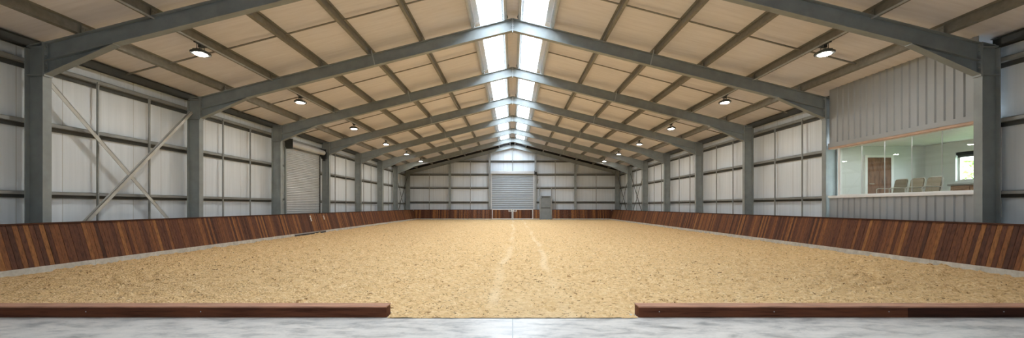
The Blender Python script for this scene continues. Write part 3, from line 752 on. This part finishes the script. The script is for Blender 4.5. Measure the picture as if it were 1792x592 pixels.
for x, lab in ((DX0-.02, 'slim post above the grey door jamb nearer the large shutter'), (DX1+.06, 'slim post above the grey door jamb farther from the large shutter')):
    m = MB(); m.box(x-.045, x+.045, YP, YP+.058, H+.96, H+1.84); tag(m.build('door_post', M['tie']), lab, 'post', 'door posts')

# ------------------------------------------------------------------ viewing room (between the first two frames)
VX = 10.28; VY0, VY1 = FY[0]+.1, FY[1]-.1
def cladding(z0, z1fn, lab, nm):
    m = MB(); p = .235; n = int((VY1-VY0)/p); prof = []
    prof.append((VX+.03, VY0))
    for i in range(n):
        y = VY0 + .04 + i*p
        prof += [(VX+.03, y), (VX, y+.022), (VX, y+.062), (VX+.03, y+.084)]
    prof += [(VX+.03, VY1), (VX+.05, VY1), (VX+.05, VY0)]
    m.ext([(x, y, z0) for x, y in prof], (0,0,z1fn-z0))
    return tag(m.build(nm, M['clad']), lab, 'cladding', kind='structure')
cladding(H+1.98, zr(VX)+LIN-.01, 'pale grey ribbed cladding above the viewing window', 'wall_cladding_upper')
cladding(.02, H+.27, 'pale grey ribbed cladding below the viewing window', 'wall_cladding_lower')
m = MB(); m.box(VX-.012, VX+.09, VY0, VY1, H+1.9, H+2.0); m.box(VX-.012, VX-.004, VY0, VY1, H+2.0, H+2.03)
tag(m.build('trim_4', M['clad']), 'grey drip flashing along the top of the viewing window', 'trim', kind='structure')
m = MB(); m.box(VX+.0, VX+.2, VY0, VY1, H+1.84, H+1.9)
tag(m.build('trim_5', M['soffit']), 'timber coloured soffit strip over the viewing window', 'trim', kind='structure')
m = MB(); m.box(VX-.02, VX+.3, VY0, VY1, H+.285, H+.335); m.box(VX-.02, VX+.02, VY0, VY1, H+.262, H+.285)
tag(m.build('trim_6', M['sill']), 'white sill board under the viewing window', 'sill', kind='structure')
XGl = 10.37
nwin += 1
w = thing('window_%d' % nwin, (XGl, 12.2, H+1.1), 'wide frameless viewing window of five glass panes', 'window', kind='structure')
gy = [10.0, 10.82, 11.64, 12.49, 13.31, 14.16]
for a, b in zip(gy[:-1], gy[1:]):
    m = MB(); m.box(XGl, XGl+.012, a+.004, b-.004, H+.36, H+1.83); m.build('pane', M['glass'], w)
m = MB(); m.box(XGl-.03, XGl+.05, 14.16, 14.24, H+.335, H+1.84); m.box(XGl-.03, XGl+.05, VY0, 14.16, H+.335, H+.362); m.box(XGl-.03, XGl+.05, VY0, 14.16, H+1.815, H+1.84); m.build('window_frame', M['sill'], w)
m = MB()
for y in gy[1:-1]: m.box(XGl-.003, XGl+.015, y-.005, y+.005, H+.362, H+1.815)
m.build('pane_joints', M['alu'], w)
RX, RY1, RZ, RC = 13.05, 14.1, H-.25, H+1.9
RY0 = 9.95
m = MB(); m.box(VX+.25, RX+.2, RY0, VY1+.2, RZ-.12, RZ); tag(m.build('floor_viewing_room', M['clad']), 'viewing room floor', 'floor', kind='structure')
m = MB(); m.box(VX+.16, RX+.2, RY0, VY1+.2, RC, RC+.1); tag(m.build('ceiling_viewing_room', M['white']), 'white viewing room ceiling', 'ceiling', kind='structure')
# end wall with the brown door, outer wall with the window, near wall
m = MB(); m.box(XGl+.06, RX+.2, 14.17, 14.3, RZ, RC); tag(m.build('wall_viewing_end', M['plaster']), 'pale viewing room end wall with brown door', 'wall', kind='structure')
wy0, wy1, wz0, wz1 = 11.95, 13.2, H+.72, H+1.58
m = MB(); m.box(RX, RX+.2, RY0, wy0, RZ, RC); m.box(RX, RX+.2, wy1, 14.17, RZ, RC); m.box(RX, RX+.2, wy0, wy1, RZ, wz0); m.box(RX, RX+.2, wy0, wy1, wz1, RC)
tag(m.build('wall_viewing_outer', M['plaster']), 'pale viewing room outer wall with small window', 'wall', kind='structure')
m = MB(); m.box(XW+.0, RX+.2, RY0-.1, RY0, RZ, RC); tag(m.build('wall_viewing_near', M['plaster']), 'viewing room near wall', 'wall', kind='structure')
m = MB(); m.box(10.5, 10.96, RY0-.1, RY0, RZ, RC); tag(m.build('wall_viewing_side', M['plaster']), 'viewing room near return wall', 'wall', kind='structure')
nwin += 1
w = thing('window_%d' % nwin, (RX+.1, 12.6, wz0), 'small white framed window in the viewing room', 'window', kind='structure')
m = MB()
for a, b, c, e in ((wy0, wy0+.06, wz0, wz1), (wy1-.06, wy1, wz0, wz1), (wy0+.06, wy1-.06, wz0, wz0+.06), (wy0+.06, wy1-.06, wz1-.06, wz1), (12.55, 12.61, wz0+.06, wz1-.06)): m.box(RX+.08, RX+.14, a, b, c, e)
m.build('window_frame', M['white'], w)
m = MB(); m.box(RX+.1, RX+.11, wy0+.06, wy1-.06, wz0+.06, wz1-.06); m.build('pane', M['glass'], w)
m = MB(); m.box(RX-.02, RX+.09, wy0-.02, wy1+.02, wz0-.03, wz0); m.build('window_sill', M['white'], w)
t = thing('roller_blind', (RX+.03, 12.6, wz1), 'dark rolled-up blind at the top of the viewing room window', 'blind')
m = MB(); m.tube((RX+.04, wy0+.02, wz1-.05), (RX+.04, wy1-.02, wz1-.05), .045, 12); m.build('roll', M['black'], t)
m = MB(); m.box(RX+.035, RX+.041, wy0+.03, wy1-.03, wz1-.14, wz1-.05); m.box(RX+.028, RX+.048, wy0+.03, wy1-.03, wz1-.16, wz1-.14); m.build('blind_cloth', M['dark'], t)
# brown door in the end wall
dx0, dx1 = (1517-897)*14.15/784, (1558-897)*14.15/784
d = thing('door_4', ((dx0+dx1)/2, 14.17, RZ), 'brown timber door at the end of the viewing room', 'door', kind='structure')
m = MB(); m.box(dx0, dx1, 14.13, 14.168, RZ+.01, H+1.53); m.build('door_leaf', M['doorwood'], d)
m = MB(); m.box(dx0-.08, dx0-.005, 14.11, 14.168, RZ, H+1.6); m.box(dx1+.005, dx1+.08, 14.11, 14.168, RZ, H+1.6); m.box(dx0-.005, dx1+.005, 14.11, 14.168, H+1.535, H+1.6); m.build('door_frame', M['white'], d)
m = MB(); m.tube((dx0+.07,14.13,RZ+.95),(dx0+.07,14.08,RZ+.95),.012,8); m.tube((dx0+.07,14.085,RZ+.95),(dx0+.18,14.085,RZ+.95),.01,8); m.build('door_handle', M['chrome'], d)
# chairs facing the arena
def chair(yc, lab):
    cx = 11.2
    t = thing('armchair', (cx, yc, RZ), lab, 'chair', 'viewing room chairs')
    z0 = RZ; w = .205; top = H+.79 - z0
    # back: slightly curved upholstered panel, leaning away from the glass
    m = MB(); n = 8; a = []; b = []
    def bx(z): return cx + .2 + (z-.42)*.2
    rows = [.42, .5, .62, .75, .88, top-.06, top-.02, top]
    ring = []
    for j, z in enumerate(rows):
        kk = {0: .96, 6: .93, 7: .78}.get(j, 1.0)
        for i in range(n+1):
            u = -1+2*i/n
            ring.append((bx(z) + .03*(u*u) * -1 , yc+u*w*kk, z0+z))
    R = len(rows); N = n+1
    back = [(x+.035, y, z) for x, y, z in ring]
    fs = [(j*N+i, j*N+i+1, (j+1)*N+i+1, (j+1)*N+i) for j in range(R-1) for i in range(n)]
    o_ = R*N
    fs += [(o_+j*N+i+1, o_+j*N+i, o_+(j+1)*N+i, o_+(j+1)*N+i+1) for j in range(R-1) for i in range(n)]
    for i in range(n): fs += [(i+1, i, o_+i, o_+i+1), ((R-1)*N+i, (R-1)*N+i+1, o_+(R-1)*N+i+1, o_+(R-1)*N+i)]
    for j in range(R-1): fs += [(j*N, (j+1)*N, o_+(j+1)*N, o_+j*N), ((j+1)*N+n, j*N+n, o_+j*N+n, o_+(j+1)*N+n)]
    m.add(ring+back, fs); m.build('backrest', M['taupe'], t, smooth=False)
    m = MB(); m.box(cx-.25, cx+.2, yc-w, yc+w, z0+.4, z0+.47); m.build('seat', M['taupe'], t, bevel=.02)
    pts = [(bx(.4)+.02, yc-w-.01, z0+.4)] + [(bx(top-.06)+.02, yc-w-.01, z0+top-.06), (bx(top)+.02, yc-w*.78, z0+top+.008), (bx(top)+.02, yc+w*.78, z0+top+.008), (bx(top-.06)+.02, yc+w+.01, z0+top-.06), (bx(.4)+.02, yc+w+.01, z0+.4)]
    m = MB(); m.path(pts, .011); m.build('back_frame', M['chrome'], t)
    for s in (-1, 1):
        y = yc+s*(w+.02)
        m = MB(); m.path([(bx(.77)+.01,y,z0+.77),(cx-.2,y,z0+.78),(cx-.25,y,z0+.75)], .013); m.build('armrest', M['chrome'], t)
        m = MB(); m.tube((cx-.25,y,z0+.75),(cx-.24,y,z0),.012,8); m.build('leg', M['chrome'], t)
        m = MB(); m.tube((bx(.42)+.01,y,z0+.42),(cx+.3,y,z0),.012,8); m.build('leg', M['chrome'], t)
K_ = 11.2/11.5
chair(13.25, 'taupe armchair in the viewing room, the one closest to the brown door')
chair(12.72, 'taupe armchair in the viewing room, the middle one of three')
chair(12.2, 'taupe armchair in the viewing room, the one closest to the cabinet')
# cabinet under the window
t = thing('low_cabinet', (12.7, 12.2, RZ), 'low wooden cabinet with grey worktop under the viewing room window', 'cabinet')
m = MB(); m.box(12.5, RX-.01, 10.6, 12.78, RZ+.06, H+.58); m.build('body', M['cabinet'], t)
m = MB(); m.box(12.55, RX-.01, 10.62, 12.76, RZ, RZ+.06); m.build('plinth', M['dark'], t)
m = MB(); m.box(12.45, RX-.005, 10.55, 12.84, H+.58, H+.625); m.build('worktop', M['galv'], t, bevel=.005)
for i in range(4):
    y = 10.62+i*.54
    m = MB(); m.box(12.478, 12.5, y+.005, y+.525, RZ+.08, H+.56); dd = m.build('door', M['cabinet'], t)
    m = MB(); m.tube((12.465,y+.47,H+.3),(12.465,y+.47,H+.45),.008,8); m.build('handle', M['chrome'], dd)
t = thing('ceiling_light', (10.53, 12.0, RC), 'slim light strip on the viewing room ceiling along the glass', 'ceiling light')  # added light, hidden behind the window head to brighten the room
m = MB(); m.box(10.46, 10.6, 10.6, 13.4, RC-.02, RC-.001); m.build('housing', M['white'], t)  # housing of the added fill strip
m = MB(); m.box(10.48, 10.58, 10.63, 13.37, RC-.026, RC-.0205); m.build('diffuser', M['roomled'], t)
# outdoors beyond the small window
m = MB(); m.box(13.6, 40, -10, 40, -.3, -.05); tag(m.build('ground_outside', M['lawn']), 'grass outside the viewing room window', 'ground', kind='structure')
t = thing('hedge_bush', (16.6, 16.0, -.05), 'sunlit leafy bush outside the viewing room window', 'bush')
m = MB(); r2 = random.Random(3)
for i in range(2600):
    th, ph = r2.uniform(0, 2*math.pi), math.acos(r2.uniform(-.2, 1)); rr = r2.uniform(.75, 1.0)
    c = Vector((16.6+1.7*rr*math.sin(ph)*math.cos(th), 16.0+2.4*rr*math.sin(ph)*math.sin(th), .5+2.6*rr*math.cos(ph)))
    a_ = Vector((r2.uniform(-1,1), r2.uniform(-1,1), r2.uniform(-1,1))).normalized(); b_ = a_.cross(Vector((r2.uniform(-1,1), r2.uniform(-1,1), r2.uniform(-1,1)))).normalized()
    L_ = r2.uniform(.08, .14)
    m.add([c-a_*L_, c+b_*L_*.5, c+a_*L_, c-b_*L_*.5], [(0,1,2,3)])
m.build('foliage', M['leaf'], t)
m = MB()
for i in range(7):
    th = i*.9; m.tube((16.6+.2*math.cos(th), 16+.2*math.sin(th), -.05), (16.6+.9*math.cos(th), 16+1.3*math.sin(th), 2.2), .04, 6, .015)
m.build('stems', M['bark'], t)

# ------------------------------------------------------------------ light
wd = bpy.data.worlds.new('overcast_sky'); scn.world = wd; wd.use_nodes = True
nt = wd.node_tree; bg = nt.nodes['Background']; bg.inputs['Color'].default_value = (.88, .96, 1.06, 1); bg.inputs['Strength'].default_value = 12.5
def portal(name, loc, rot, sx_, sy_):
    l = bpy.data.lights.new(name, 'AREA'); l.shape = 'RECTANGLE'; l.size = sx_; l.size_y = sy_; l.cycles.is_portal = True
    o = bpy.data.objects.new(name, l); COL.objects.link(o); o.location = loc; o.rotation_euler = rot
for s in (-1, 1):
    portal('skylight_portal', (s*.72, YS/2, zr(.72)+LIN+.3), (0, s*ANG, 0), .95, YS+.6)
#portal('doorway_portal', (0, Y0-.2, OH/2), (math.pi/2, 0, 0), 2*OW, OH)
portal('room_window_portal', (RX+.25, (wy0+wy1)/2, (wz0+wz1)/2), (0, math.pi/2, 0), wz1-wz0, wy1-wy0)

# ------------------------------------------------------------------ camera and view
cam = bpy.data.cameras.new('camera'); co = bpy.data.objects.new('camera', cam); COL.objects.link(co); scn.camera = co
co.location = (0, 0, H); co.rotation_euler = (math.pi/2, 0, 0)
cam.sensor_fit = 'HORIZONTAL'; cam.sensor_width = 36; cam.lens = 36*F_PX/W_PX
cam.shift_x = -1/W_PX; cam.shift_y = 65/W_PX; cam.clip_start = .05; cam.clip_end = 300
vs = scn.view_settings; scn.display_settings.display_device = 'sRGB'
vs.view_transform = 'Standard'; vs.look = 'None'; vs.gamma = 1; vs.use_curve_mapping = False; vs.exposure = 0.56
cy = scn.cycles
cy.max_bounces = 10; cy.diffuse_bounces = 7; cy.glossy_bounces = 4; cy.transmission_bounces = 6; cy.transparent_max_bounces = 12
cy.use_denoising = True; cy.sample_clamp_indirect = 12
